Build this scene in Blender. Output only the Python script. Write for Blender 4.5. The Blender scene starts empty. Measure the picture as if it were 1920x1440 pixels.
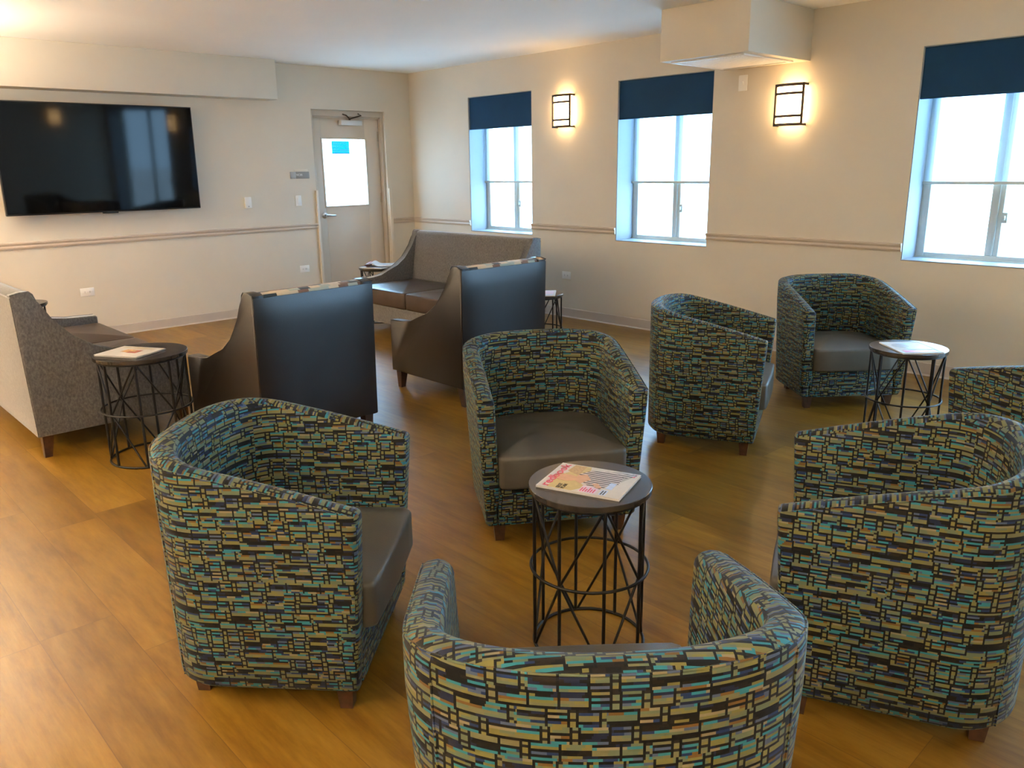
import bpy, bmesh, math, random
from mathutils import Vector, Matrix
random.seed(7)
PI = math.pi
scene = bpy.context.scene
COL = scene.collection

# ------------------------------------------------------------------ tagging
def tag(o, label, cat, group=None):
    o['label'] = label; o['category'] = cat
    if group: o['group'] = group
    return o

def thing(name, label, cat, loc=(0, 0, 0), rot=0.0, group=None):
    o = bpy.data.objects.new(name, None)
    o.empty_display_size = 0.1
    COL.objects.link(o)
    o.location = loc; o.rotation_euler = (0, 0, rot)
    return tag(o, label, cat, group)

def obj(name, bm, mat, parent=None, smooth=40, uv=False):
    if uv: cube_uv(bm)
    bmesh.ops.recalc_face_normals(bm, faces=bm.faces[:]) if uv != 'keep' else None
    me = bpy.data.meshes.new(name)
    bm.to_mesh(me); bm.free()
    mats = mat if isinstance(mat, (list, tuple)) else [mat]
    for m in mats: me.materials.append(m)
    if smooth:
        for p in me.polygons: p.use_smooth = True
        me.set_sharp_from_angle(angle=math.radians(smooth))
    o = bpy.data.objects.new(name, me)
    COL.objects.link(o)
    if parent: o.parent = parent
    return o

def struct(name, bm, mat, parent=None, smooth=30):
    o = obj(name, bm, mat, parent, smooth)
    if parent is None: o['kind'] = 'structure'
    return o

def dup(root, loc, rot, label, group=None):
    r = root.copy(); COL.objects.link(r)
    r.location = loc; r.rotation_euler = (0, 0, rot)
    r['label'] = label
    if group: r['group'] = group
    for ch in list(root.children):
        c = ch.copy(); COL.objects.link(c); c.parent = r
        for g in list(ch.children):
            d = g.copy(); COL.objects.link(d); d.parent = c
    return r

# ------------------------------------------------------------------ mesh helpers
def BM(): return bmesh.new()

def box(bm, x0, x1, y0, y1, z0, z1, bev=0.0, seg=2, mi=0):
    vs = [bm.verts.new((x, y, z)) for x in (x0, x1) for y in (y0, y1) for z in (z0, z1)]
    idx = [(0, 1, 3, 2), (4, 6, 7, 5), (0, 4, 5, 1), (2, 3, 7, 6), (0, 2, 6, 4), (1, 5, 7, 3)]
    fs = [bm.faces.new([vs[i] for i in f]) for f in idx]
    for f in fs: f.material_index = mi
    if bev > 0:
        es = list({e for f in fs for e in f.edges})
        bmesh.ops.bevel(bm, geom=es, offset=bev, segments=seg, profile=0.5, affect='EDGES', clamp_overlap=True)

def loft(bm, rings, close=True, cap=True, mi=0):
    R = [[bm.verts.new(p) for p in r] for r in rings]
    n = len(R[0])
    for a, b in zip(R[:-1], R[1:]):
        for i in range(n if close else n - 1):
            j = (i + 1) % n
            f = bm.faces.new((a[i], a[j], b[j], b[i])); f.material_index = mi
    if cap and close:
        for r in (R[0], R[-1]):
            f = bm.faces.new(r); f.material_index = mi
    return R

def tube(bm, pts, r, n=8, cyclic=False, mi=0):
    pts = [Vector(p) for p in pts]
    rings = []
    N = len(pts)
    prev = None
    for i, p in enumerate(pts):
        if cyclic: t = pts[(i + 1) % N] - pts[i - 1]
        else: t = pts[min(i + 1, N - 1)] - pts[max(i - 1, 0)]
        t.normalize()
        if prev is None:
            up = Vector((0, 0, 1)) if abs(t.z) < 0.9 else Vector((1, 0, 0))
            u = t.cross(up).normalized()
        else:
            u = (prev - t * prev.dot(t)).normalized()
        prev = u
        v = t.cross(u)
        rr = r[i] if isinstance(r, (list, tuple)) else r
        rings.append([p + u * (rr * math.cos(a)) + v * (rr * math.sin(a)) for a in [2 * PI * k / n for k in range(n)]])
    if cyclic:
        R = [[bm.verts.new(q) for q in g] for g in rings]
        for i in range(N):
            a, b = R[i], R[(i + 1) % N]
            for k in range(n):
                f = bm.faces.new((a[k], a[(k + 1) % n], b[(k + 1) % n], b[k])); f.material_index = mi
    else:
        loft(bm, rings, True, True, mi)

def lathe(bm, prof, cx=0, cy=0, n=48, mi=0):
    """profile [(r,z)...] revolved; ends capped"""
    rings = [[(cx + r * math.cos(2 * PI * k / n), cy + r * math.sin(2 * PI * k / n), z) for k in range(n)] for r, z in prof]
    loft(bm, rings, True, True, mi)

def prism(bm, poly, axis, a, b, bev=0.0, seg=2, mi=0):
    """extrude a 2D polygon along an axis from a to b. axis 'x': poly=(y,z); 'z': poly=(x,y); 'y': poly=(x,z)"""
    def P(p, t):
        return {'x': (t, p[0], p[1]), 'y': (p[0], t, p[1]), 'z': (p[0], p[1], t)}[axis]
    A = [bm.verts.new(P(p, a)) for p in poly]; B = [bm.verts.new(P(p, b)) for p in poly]
    fa = bm.faces.new(A); fb = bm.faces.new(B[::-1])
    n = len(poly); side = []
    for i in range(n):
        j = (i + 1) % n
        side.append(bm.faces.new((A[i], B[i], B[j], A[j])))
    for f in [fa, fb] + side: f.material_index = mi
    if bev > 0:
        es = list(set(fa.edges) | set(fb.edges))
        bmesh.ops.bevel(bm, geom=es, offset=bev, segments=seg, profile=0.5, affect='EDGES', clamp_overlap=True)

def cube_uv(bm):
    uvl = bm.loops.layers.uv.verify()
    bm.normal_update()
    for f in bm.faces:
        n = f.normal; ax = max(range(3), key=lambda i: abs(n[i]))
        for l in f.loops:
            c = l.vert.co
            l[uvl].uv = (c.y, c.z) if ax == 0 else ((c.x, c.z) if ax == 1 else (c.x, c.y))

def rbox_plan(x0, x1, y0, y1, r, n=6):
    """rounded rectangle outline"""
    pts = []
    for cx, cy, a0 in ((x1 - r, y1 - r, 0), (x0 + r, y1 - r, PI / 2), (x0 + r, y0 + r, PI), (x1 - r, y0 + r, 1.5 * PI)):
        for k in range(n + 1):
            a = a0 + PI / 2 * k / n
            pts.append((cx + r * math.cos(a), cy + r * math.sin(a)))
    return pts

def puffy(bm, plan, z0, z1, r=0.02, crown=0.0, mi=0):
    """cushion: plan outline, rounded edges, slight crown on top made by shrinking rings"""
    n = len(plan); cx = sum(p[0] for p in plan) / n; cy = sum(p[1] for p in plan) / n
    def ring(inset, z):
        out = []
        for (x, y) in plan:
            d = math.hypot(x - cx, y - cy); k = max(0.0, 1 - inset / d)
            out.append((cx + (x - cx) * k, cy + (y - cy) * k, z))
        return out
    rings = [ring(r * 2.5, z0)]
    for k in range(5):
        a = PI / 2 * k / 4
        rings.append(ring(r * (1 - math.sin(a)), z0 + r * (1 - math.cos(a))))
    for k in range(5):
        a = PI / 2 * k / 4
        rings.append(ring(r * (1 - math.cos(a)), z1 - r + r * math.sin(a)))
    D = min(math.hypot(x - cx, y - cy) for x, y in plan)
    for t in (0.15, 0.3, 0.5, 0.7, 0.9):
        rings.append(ring(r + D * t, z1 + crown * (1 - (1 - t) ** 2)))
    loft(bm, rings, True, True, mi)

# ------------------------------------------------------------------ node helpers
class NT:
    def __init__(s, name):
        s.m = bpy.data.materials.new(name); s.m.use_nodes = True
        s.t = s.m.node_tree; s.t.nodes.clear()
        s.out = s.t.nodes.new('ShaderNodeOutputMaterial')
    def n(s, typ, **kw):
        nd = s.t.nodes.new(typ)
        for k, v in kw.items(): setattr(nd, k, v)
        return nd
    def put(s, sock, v):
        if hasattr(v, 'is_linked'): s.t.links.new(v, sock)
        else: sock.default_value = v
    def math(s, op, a, b=0.0, c=None):
        nd = s.n('ShaderNodeMath', operation=op)
        s.put(nd.inputs[0], a); s.put(nd.inputs[1], b)
        if c is not None: s.put(nd.inputs[2], c)
        return nd.outputs[0]
    def mix(s, f, a, b, bt='MIX'):
        nd = s.n('ShaderNodeMix', data_type='RGBA', blend_type=bt)
        s.put(nd.inputs[0], f); s.put(nd.inputs[6], a); s.put(nd.inputs[7], b)
        return nd.outputs[2]
    def noise(s, vec, scale, detail=3, rough=0.5):
        nd = s.n('ShaderNodeTexNoise')
        s.put(nd.inputs['Vector'], vec); nd.inputs['Scale'].default_value = scale
        nd.inputs['Detail'].default_value = detail; nd.inputs['Roughness'].default_value = rough
        return nd.outputs[0]
    def white(s, x, y=0.0):
        c = s.n('ShaderNodeCombineXYZ'); s.put(c.inputs[0], x); s.put(c.inputs[1], y)
        w = s.n('ShaderNodeTexWhiteNoise', noise_dimensions='2D'); s.t.links.new(c.outputs[0], w.inputs['Vector'])
        return w.outputs[0]
    def ramp(s, f, stops, interp='LINEAR'):
        r = s.n('ShaderNodeValToRGB'); r.color_ramp.interpolation = interp
        el = r.color_ramp.elements
        while len(el) < len(stops): el.new(0.5)
        for e, (p, c) in zip(el, stops): e.position = p; e.color = (*c, 1)
        s.put(r.inputs[0], f); return r.outputs[0]
    def coord(s, which='Object'):
        return s.n('ShaderNodeTexCoord').outputs[which]
    def mapped(s, vec, scale=(1, 1, 1), rot=(0, 0, 0)):
        m = s.n('ShaderNodeMapping'); s.put(m.inputs[0], vec)
        m.inputs['Scale'].default_value = scale; m.inputs['Rotation'].default_value = rot
        return m.outputs[0]
    def xyz(s, vec):
        x = s.n('ShaderNodeSeparateXYZ'); s.put(x.inputs[0], vec); return x.outputs
    def bump(s, h, strength=0.2, dist=0.01):
        b = s.n('ShaderNodeBump'); s.put(b.inputs['Height'], h)
        b.inputs['Strength'].default_value = strength; b.inputs['Distance'].default_value = dist
        return b.outputs[0]
    def bsdf(s, color, rough=0.5, metallic=0.0, normal=None, spec=0.5, sheen=0.0, coat=0.0):
        b = s.n('ShaderNodeBsdfPrincipled')
        s.put(b.inputs['Base Color'], color if hasattr(color, 'is_linked') else (*color, 1))
        s.put(b.inputs['Roughness'], rough); b.inputs['Metallic'].default_value = metallic
        b.inputs['Specular IOR Level'].default_value = spec
        b.inputs['Sheen Weight'].default_value = sheen; b.inputs['Coat Weight'].default_value = coat
        if normal is not None: s.put(b.inputs['Normal'], normal)
        return b.outputs[0]
    def done(s, sh):
        s.t.links.new(sh, s.out.inputs[0]); return s.m

def plain(name, col, rough=0.5, metallic=0.0, var=0.04, scale=30, bump=0.0, spec=0.5):
    m = NT(name); v = m.coord()
    nz = m.noise(v, scale, 3)
    lo = tuple(c * (1 - var) for c in col); hi = tuple(min(1, c * (1 + var)) for c in col)
    c = m.ramp(nz, [(0.3, lo), (0.7, hi)])
    nrm = m.bump(nz, bump, 0.002) if bump else None
    return m.done(m.bsdf(c, rough, metallic, nrm, spec))

def emit(name, col, strength):
    m = NT(name); e = m.n('ShaderNodeEmission'); e.inputs[0].default_value = (*col, 1); e.inputs[1].default_value = strength
    return m.done(e.outputs[0])

WALLC = (0.64, 0.585, 0.49)
M = {}
M['wall'] = plain('wall_paint', WALLC, 0.55, var=0.015, scale=2.5, spec=0.3)
M['lower'] = plain('lower_wall_paint', (0.64, 0.59, 0.505), 0.5, var=0.015, scale=2.5, spec=0.3)
M['trim'] = plain('trim_paint', (0.54, 0.455, 0.37), 0.4, var=0.02, scale=4)
M['base'] = plain('cove_base', (0.50, 0.44, 0.38), 0.45, var=0.02, scale=4)
M['ceil'] = plain('ceiling_paint', (0.91, 0.895, 0.86), 0.8, var=0.01, scale=2, spec=0.2)
M['white'] = plain('white_plastic', (0.78, 0.77, 0.74), 0.35, var=0.01)
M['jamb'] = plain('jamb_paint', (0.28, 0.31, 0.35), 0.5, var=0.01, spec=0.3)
M['alu'] = plain('window_aluminium', (0.52, 0.58, 0.55), 0.45, 0.0, var=0.03)
M['door'] = plain('door_paint', (0.60, 0.52, 0.42), 0.4, var=0.015, scale=3)
M['frame'] = plain('door_frame_paint', (0.48, 0.42, 0.34), 0.4, var=0.015, scale=3)
M['guard'] = plain('corner_guard_vinyl', (0.66, 0.60, 0.50), 0.4, var=0.01)
M['steel'] = plain('brushed_steel', (0.62, 0.62, 0.62), 0.28, 1.0, var=0.05, scale=60)
M['closer'] = plain('closer_paint', (0.62, 0.62, 0.60), 0.4, 0.2, var=0.02)
M['bronze'] = plain('dark_bronze', (0.05, 0.032, 0.022), 0.45, 0.5, var=0.1)
M['black_metal'] = plain('black_metal', (0.006, 0.005, 0.0045), 0.42, 0.0, var=0.15, scale=80, spec=0.35)
M['wood_leg'] = plain('espresso_leg', (0.055, 0.022, 0.010), 0.4, var=0.3, scale=40)
M['dark_slot'] = plain('dark_slot', (0.03, 0.028, 0.025), 0.6)
M['grey_sign'] = plain('sign_grey', (0.27, 0.26, 0.24), 0.45, var=0.02)
M['grey_sign_light'] = plain('sign_silver', (0.36, 0.36, 0.355), 0.35, var=0.03)
M['ink_white'] = plain('white_lettering', (0.8, 0.8, 0.78), 0.5, var=0.01)
M['paper'] = plain('paper_white', (0.55, 0.53, 0.50), 0.6, var=0.03)
M['page_edge'] = plain('page_edges', (0.62, 0.58, 0.52), 0.7, var=0.08, scale=200)
M['pink'] = plain('pink_ink', (0.62, 0.03, 0.11), 0.4, var=0.02)
M['skin_print'] = plain('skin_print', (0.55, 0.31, 0.18), 0.35, var=0.08, scale=60)
M['hair_print'] = plain('blond_print', (0.42, 0.28, 0.12), 0.35, var=0.2, scale=120)
M['yellow_print'] = plain('yellow_print', (0.48, 0.38, 0.15), 0.35, var=0.1, scale=60)
M['blue_print'] = plain('blue_print', (0.42, 0.55, 0.78), 0.35, var=0.1, scale=60)
M['lilac_print'] = plain('lilac_print', (0.62, 0.50, 0.62), 0.35, var=0.1, scale=90)
M['grey_print'] = plain('grey_print', (0.33, 0.31, 0.30), 0.35, var=0.1, scale=50)
M['black_print'] = plain('black_print', (0.04, 0.035, 0.035), 0.4)
M['red_print'] = plain('red_print', (0.42, 0.10, 0.07), 0.4, var=0.4, scale=90)
M['orange_print'] = plain('orange_print', (0.62, 0.33, 0.12), 0.4, var=0.3, scale=90)
M['green_print'] = plain('green_print', (0.25, 0.32, 0.16), 0.4, var=0.3, scale=90)

def make_stripe():
    m = NT('striped_print'); v = m.coord()
    w = m.n('ShaderNodeTexWave', wave_type='BANDS', bands_direction='X'); m.put(w.inputs[0], v)
    w.inputs['Scale'].default_value = 22; w.inputs['Distortion'].default_value = 1.2; w.inputs['Detail Scale'].default_value = 0.5
    c = m.ramp(w.outputs[1], [(0.0, (0.03, 0.022, 0.026)), (0.52, (0.60, 0.55, 0.54))], 'CONSTANT')
    return m.done(m.bsdf(c, 0.35))
M['stripe'] = make_stripe()

def make_tv():
    m = NT('tv_screen_glass')
    return m.done(m.bsdf((0.0025, 0.0025, 0.003), 0.05, spec=0.15))
M['screen'] = make_tv()
M['tv_plastic'] = plain('tv_black_plastic', (0.010, 0.010, 0.011), 0.3)

def make_shade():
    m = NT('navy_blackout_fabric'); v = m.coord()
    nz = m.noise(v, 300, 2); nb = m.noise(v, 3, 2)
    c = m.ramp(nb, [(0.3, (0.003, 0.034, 0.092)), (0.7, (0.004, 0.042, 0.108))])
    return m.done(m.bsdf(c, 0.75, normal=m.bump(nz, 0.15, 0.001), spec=0.25))
M['navy'] = make_shade()

def make_sheer():
    m = NT('white_solar_mesh')
    tr = m.n('ShaderNodeBsdfTransparent'); tr.inputs[0].default_value = (0.86, 0.93, 0.97, 1)
    tl = m.n('ShaderNodeBsdfTranslucent'); tl.inputs[0].default_value = (0.85, 0.88, 0.9, 1)
    df = m.n('ShaderNodeBsdfDiffuse'); df.inputs[0].default_value = (0.8, 0.82, 0.84, 1)
    a = m.n('ShaderNodeMixShader'); a.inputs[0].default_value = 0.5
    m.t.links.new(tl.outputs[0], a.inputs[1]); m.t.links.new(df.outputs[0], a.inputs[2])
    b = m.n('ShaderNodeMixShader'); b.inputs[0].default_value = 0.22
    m.t.links.new(tr.outputs[0], b.inputs[1]); m.t.links.new(a.outputs[0], b.inputs[2])
    return m.done(b.outputs[0])
M['sheer'] = make_sheer()

def make_glass():
    m = NT('clear_glass')
    tr = m.n('ShaderNodeBsdfTransparent'); tr.inputs[0].default_value = (0.97, 0.985, 0.98, 1)
    g = m.n('ShaderNodeBsdfGlossy'); g.inputs['Roughness'].default_value = 0.02
    b = m.n('ShaderNodeMixShader'); b.inputs[0].default_value = 0.04
    m.t.links.new(tr.outputs[0], b.inputs[1]); m.t.links.new(g.outputs[0], b.inputs[2])
    return m.done(b.outputs[0])
M['glass'] = make_glass()

def make_film():
    m = NT('blue_window_sign')
    tr = m.n('ShaderNodeBsdfTranslucent'); tr.inputs[0].default_value = (0.05, 0.50, 0.80, 1)
    df = m.n('ShaderNodeBsdfDiffuse'); df.inputs[0].default_value = (0.03, 0.40, 0.70, 1)
    b = m.n('ShaderNodeMixShader'); b.inputs[0].default_value = 0.5
    m.t.links.new(tr.outputs[0], b.inputs[1]); m.t.links.new(df.outputs[0], b.inputs[2])
    return m.done(b.outputs[0])
M['film'] = make_film()
def make_film_white():
    m = NT('white_sign_lettering')
    tr = m.n('ShaderNodeBsdfTranslucent'); tr.inputs[0].default_value = (0.55, 0.85, 0.90, 1)
    df = m.n('ShaderNodeBsdfDiffuse'); df.inputs[0].default_value = (0.4, 0.7, 0.85, 1)
    b = m.n('ShaderNodeMixShader'); b.inputs[0].default_value = 0.5
    m.t.links.new(tr.outputs[0], b.inputs[1]); m.t.links.new(df.outputs[0], b.inputs[2])
    return m.done(b.outputs[0])
M['film_white'] = make_film_white()

def make_floor():
    m = NT('vinyl_plank_floor'); v = m.coord('Object')
    x, y, z = m.xyz(v)
    PW, PL = 0.23, 1.22
    row = m.math('FLOOR', m.math('DIVIDE', x, PW))
    off = m.math('MULTIPLY', m.white(row, 3.3), PL)
    yy = m.math('ADD', y, off)
    cell = m.math('FLOOR', m.math('DIVIDE', yy, PL))
    rnd = m.white(row, cell)
    fx = m.math('FRACT', m.math('DIVIDE', x, PW)); fy = m.math('FRACT', m.math('DIVIDE', yy, PL))
    ex = m.math('MULTIPLY', m.math('MINIMUM', fx, m.math('SUBTRACT', 1.0, fx)), PW)
    ey = m.math('MULTIPLY', m.math('MINIMUM', fy, m.math('SUBTRACT', 1.0, fy)), PL)
    seam = m.math('LESS_THAN', m.math('MINIMUM', ex, ey), 0.0011)
    # grain, shifted per plank
    cv = m.n('ShaderNodeCombineXYZ')
    m.put(cv.inputs[0], m.math('MULTIPLY', x, 16.0)); m.put(cv.inputs[1], m.math('MULTIPLY', y, 2.6)); m.put(cv.inputs[2], m.math('MULTIPLY', rnd, 40.0))
    g1 = m.noise(cv.outputs[0], 1.0, 5, 0.65)
    cv2 = m.n('ShaderNodeCombineXYZ')
    m.put(cv2.inputs[0], m.math('MULTIPLY', x, 90.0)); m.put(cv2.inputs[1], m.math('MULTIPLY', y, 6.0)); m.put(cv2.inputs[2], m.math('MULTIPLY', rnd, 17.0))
    g2 = m.noise(cv2.outputs[0], 1.0, 4, 0.6)
    c = m.ramp(g1, [(0.28, (0.138, 0.061, 0.0055)), (0.5, (0.208, 0.105, 0.0115)), (0.72, (0.268, 0.146, 0.022))])
    fine = m.ramp(g2, [(0.3, (0.80, 0.78, 0.74)), (0.6, (1.05, 1.05, 1.05))])
    c = m.mix(0.55, c, m.mix(1.0, c, fine, 'MULTIPLY'))
    tone = m.ramp(rnd, [(0.0, (0.82, 0.80, 0.78)), (0.85, (1.05, 1.05, 1.04)), (1.0, (1.25, 1.28, 1.25))])
    c = m.mix(1.0, c, tone, 'MULTIPLY')
    c = m.mix(m.math('MULTIPLY', seam, 0.6), c, (0.08, 0.035, 0.012, 1))
    r = m.math('ADD', 0.27, m.math('MULTIPLY', g2, 0.16))
    return m.done(m.bsdf(c, r, normal=m.bump(g2, 0.12, 0.003), spec=0.4))
M['floor'] = make_floor()

def make_pattern():
    """woven upholstery: short horizontal dashes in khaki, teal, navy and brown crossed by dark ladders"""
    m = NT('geometric_dash_fabric')
    u, v, w = m.xyz(m.coord('UV'))
    RH = 0.0051; NR = 6.0; BW = 0.046
    row = m.math('FLOOR', m.math('DIVIDE', v, RH))
    R = m.math('FLOOR', m.math('DIVIDE', row, NR))
    uo = m.math('ADD', m.math('DIVIDE', u, BW), m.math('MULTIPLY', m.white(R, 9.1), 5.0))
    B = m.math('FLOOR', uo); fu = m.math('FRACT', uo)
    k1 = m.white(B, R); k2 = m.white(m.math('ADD', B, 51.0), R); k3 = m.white(m.math('ADD', B, 17.0), m.math('ADD', R, 31.0))
    ph = m.math('FLOOR', m.math('MULTIPLY', m.white(m.math('FLOOR', m.math('MULTIPLY', B, 0.5)), R), 5.99))
    t = m.math('MODULO', m.math('ADD', m.math('ADD', row, ph), 600.0), NR)
    # half-width segments carry the accent colours
    seg = m.math('FLOOR', m.math('ADD', m.math('MULTIPLY', uo, 2.0), m.white(row, 3.3)))
    ac = m.white(seg, row)
    accent = m.ramp(ac, [(0.0, (0.020, 0.145, 0.180)), (0.38, (0.120, 0.062, 0.014)), (0.50, (0.180, 0.150, 0.085)), (0.62, (0.055, 0.075, 0.125)), (0.82, (0.010, 0.024, 0.075))], 'CONSTANT')
    tn = m.white(m.math('ADD', seg, 7.0), m.math('FLOOR', m.math('DIVIDE', row, 2.0)))
    khaki = m.ramp(tn, [(0.0, (0.138, 0.126, 0.036)), (0.35, (0.122, 0.118, 0.056)), (0.7, (0.094, 0.118, 0.066))], 'CONSTANT')
    DK = (0.003, 0.003, 0.0028, 1)
    isdark = m.math('LESS_THAN', t, 0.5)
    isacc = m.math('MAXIMUM', m.math('MULTIPLY', m.math('GREATER_THAN', t, 2.5), m.math('LESS_THAN', t, 3.5)), m.math('GREATER_THAN', t, 4.5))
    isd2 = m.math('MULTIPLY', m.math('GREATER_THAN', t, 3.5), m.math('LESS_THAN', t, 4.5))
    isd2 = m.math('MULTIPLY', isd2, m.math('GREATER_THAN', ac, 0.18))
    isdd = m.math('MULTIPLY', m.math('GREATER_THAN', t, 4.5), m.math('LESS_THAN', k3, 0.38))
    isacc = m.math('MAXIMUM', isacc, m.math('MULTIPLY', m.math('MULTIPLY', m.math('GREATER_THAN', t, 1.5), m.math('LESS_THAN', t, 2.5)), m.math('GREATER_THAN', k2, 0.70)))
    c = m.mix(isacc, khaki, accent)
    ndk = m.ramp(tn, [(0.0, (0.003, 0.003, 0.0028)), (0.5, (0.010, 0.007, 0.004)), (0.75, (0.008, 0.012, 0.030))], 'CONSTANT')
    c = m.mix(m.math('MAXIMUM', m.math('MAXIMUM', isdark, isd2), isdd), c, ndk)
    LW = 0.095
    bar1 = m.math('MULTIPLY', m.math('LESS_THAN', fu, LW), m.math('GREATER_THAN', k2, 0.30))
    p2 = m.math('ADD', 0.26, m.math('MULTIPLY', k2, 0.12))
    two = m.math('GREATER_THAN', k3, 0.45)
    bar2 = m.math('MULTIPLY', m.math('LESS_THAN', m.math('ABSOLUTE', m.math('SUBTRACT', fu, p2)), LW * 0.5), two)
    gap = m.math('MULTIPLY', m.math('MULTIPLY', m.math('LESS_THAN', fu, p2), m.math('GREATER_THAN', fu, LW)), two)
    gt = m.math('MODULO', m.math('ADD', m.math('ADD', row, ph), 602.0), 3.0)
    gapcol = m.mix(m.math('LESS_THAN', gt, 0.5), khaki, (0.012, 0.010, 0.008, 1))
    c = m.mix(gap, c, gapcol)
    c = m.mix(m.math('MAXIMUM', bar1, bar2), c, DK)
    nz = m.noise(m.coord('UV'), 700, 2)
    return m.done(m.bsdf(c, 0.6, normal=m.bump(nz, 0.2, 0.001), spec=0.2, sheen=0.03))
M['tub'] = make_pattern()

def make_squares():
    m = NT('mosaic_square_fabric')
    u, v, w = m.xyz(m.coord('UV'))
    SW, SH = 0.062, 0.05
    r = m.math('FLOOR', m.math('DIVIDE', v, SH)); uo = m.math('ADD', m.math('DIVIDE', u, SW), m.math('MULTIPLY', m.white(r, 2.2), 3.0))
    k = m.white(m.math('FLOOR', uo), r)
    c = m.ramp(k, [(0.0, (0.55, 0.44, 0.30)), (0.36, (0.02, 0.03, 0.035)), (0.58, (0.33, 0.36, 0.30)), (0.7, (0.40, 0.36, 0.06)), (0.8, (0.16, 0.08, 0.05))], 'CONSTANT')
    return m.done(m.bsdf(c, 0.6, spec=0.35, sheen=0.2))
M['squares'] = make_squares()

def make_grey():
    m = NT('grey_chenille'); v = m.coord()
    n1 = m.noise(m.mapped(v, (1, 1, 0.6)), 95, 5, 0.75); n2 = m.noise(v, 420, 2)
    c = m.ramp(n1, [(0.3, (0.048, 0.046, 0.044)), (0.52, (0.108, 0.103, 0.098)), (0.75, (0.185, 0.175, 0.165))])
    return m.done(m.bsdf(c, 0.8, normal=m.bump(n2, 0.4, 0.002), spec=0.25, sheen=0.5))
M['grey'] = make_grey()

def make_leather(name, col, rough, wr=0.0):
    m = NT(name); v = m.coord()
    n1 = m.noise(v, 260, 3); n2 = m.noise(v, 7, 3); n3 = m.noise(m.mapped(v, (1.0, 1.0, 0.35)), 3.0, 1)
    lo = tuple(c * 0.85 for c in col); hi = tuple(c * 1.15 for c in col)
    c = m.ramp(n2, [(0.3, lo), (0.7, hi)])
    h = m.math('ADD', m.math('MULTIPLY', n1, 0.12), m.math('MULTIPLY', n3, wr))
    return m.done(m.bsdf(c, rough, normal=m.bump(h, 0.35, 0.01 if wr else 0.004), spec=0.5))
M['leather'] = make_leather('dark_brown_vinyl', (0.012, 0.0080, 0.0062), 0.34, 1.2)
M['seat_brown'] = make_leather('brown_seat_vinyl', (0.050, 0.031, 0.022), 0.33, 0.8)
M['taupe'] = make_leather('taupe_seat_vinyl', (0.070, 0.061, 0.045), 0.42, 0.4)

def make_tabletop():
    m = NT('black_woodgrain_laminate'); v = m.coord()
    g = m.noise(m.mapped(v, (60, 6, 1)), 1.0, 4)
    c = m.ramp(g, [(0.3, (0.020, 0.015, 0.012)), (0.7, (0.045, 0.035, 0.028))])
    return m.done(m.bsdf(c, 0.21, normal=m.bump(g, 0.06, 0.002), spec=0.6))
M['top'] = make_tabletop()

M['lamp'] = emit('sconce_diffuser', (1.0, 0.62, 0.27), 4.5)
M['dome'] = emit('ceiling_lamp_diffuser', (1.0, 0.76, 0.48), 5.0)
M['uplight'] = emit('ceiling_lamp_uplight', (1.0, 0.82, 0.61), 112.0)

# ------------------------------------------------------------------ camera (solved from the photo)
f_px, yaw, pitch, roll = 1499.7336, -0.7524, 0.2637, -0.0156
cam_loc = Vector((-5.9658, -8.0708, 1.4838))
cyw, syw = math.cos(yaw), math.sin(yaw)
fw = Vector((-syw * math.cos(pitch), cyw * math.cos(pitch), -math.sin(pitch)))
rt = Vector((cyw, syw, 0)); up = rt.cross(fw)
cr, sr = math.cos(roll), math.sin(roll)
rt, up = rt * cr + up * sr, rt * -sr + up * cr
cam = bpy.data.cameras.new('camera'); co = bpy.data.objects.new('camera', cam); COL.objects.link(co)
mw = Matrix((rt, up, -fw)).transposed().to_4x4(); mw.translation = cam_loc
co.matrix_world = mw
cam.sensor_fit = 'HORIZONTAL'; cam.sensor_width = 36; cam.lens = 36 * f_px / 1920
cam.clip_start = 0.05; cam.clip_end = 300
scene.camera = co

# ------------------------------------------------------------------ room shell
H = 2.568
XL, YB = -8.6, -11.0      # left and rear walls, out of view
WT, WB = 2.229, 0.803
WIN = [(-1.064, -2.046, .803), (-3.161, -4.164, .803), (-5.785, -6.785, .803), (-7.75, -10.85, .10)]  # last opening is unseen, added and enlarged to admit more daylight
TH = 0.34
RAIL = 0.926

b = BM(); box(b, XL - .3, 0, YB - .3, 0, -0.1, 0); struct('floor', b, M['floor'])
b = BM(); box(b, XL - .3, TH, YB - .3, TH, H, H + 0.12); struct('ceiling', b, M['ceil'])
# right wall with window openings
b = BM()
ys = [TH]
for a, c, wb in WIN: ys += [a, c]
ys.append(YB - .3)
for i in range(0, len(ys), 2):
    box(b, 0, TH, ys[i + 1], ys[i], -0.1, H)
for a, c, wb in WIN:
    box(b, 0, TH, c, a, -0.1, wb); box(b, 0, TH, c, a, WT, H)
struct('wall_right', b, M['wall'])
# back wall with the door opening
DX0, DX1, DT = -1.3147, -0.3642, 2.13
b = BM()
box(b, XL - .3, DX0, 0, 0.2, -0.1, H); box(b, DX1, 0, 0, 0.2, -0.1, H); box(b, DX0, DX1, 0, 0.2, DT, H)
struct('wall_back', b, M['wall'])
b = BM(); box(b, XL - .3, XL, YB - .3, 0, -0.1, H); struct('wall_left', b, M['wall'])
b = BM(); box(b, XL, 0, YB - .3, YB, -0.1, H); struct('wall_rear', b, M['wall'])

# soffit above the screen, bulkhead by the windows
b = BM(); box(b, XL, -1.80, -0.22, 0, 2.19, H, 0.004); struct('trim_1', b, M['wall'])
b = BM(); box(b, -0.865, 0, -4.985, -4.262, 2.215, H, 0.003); struct('trim_2', b, M['wall'])

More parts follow.
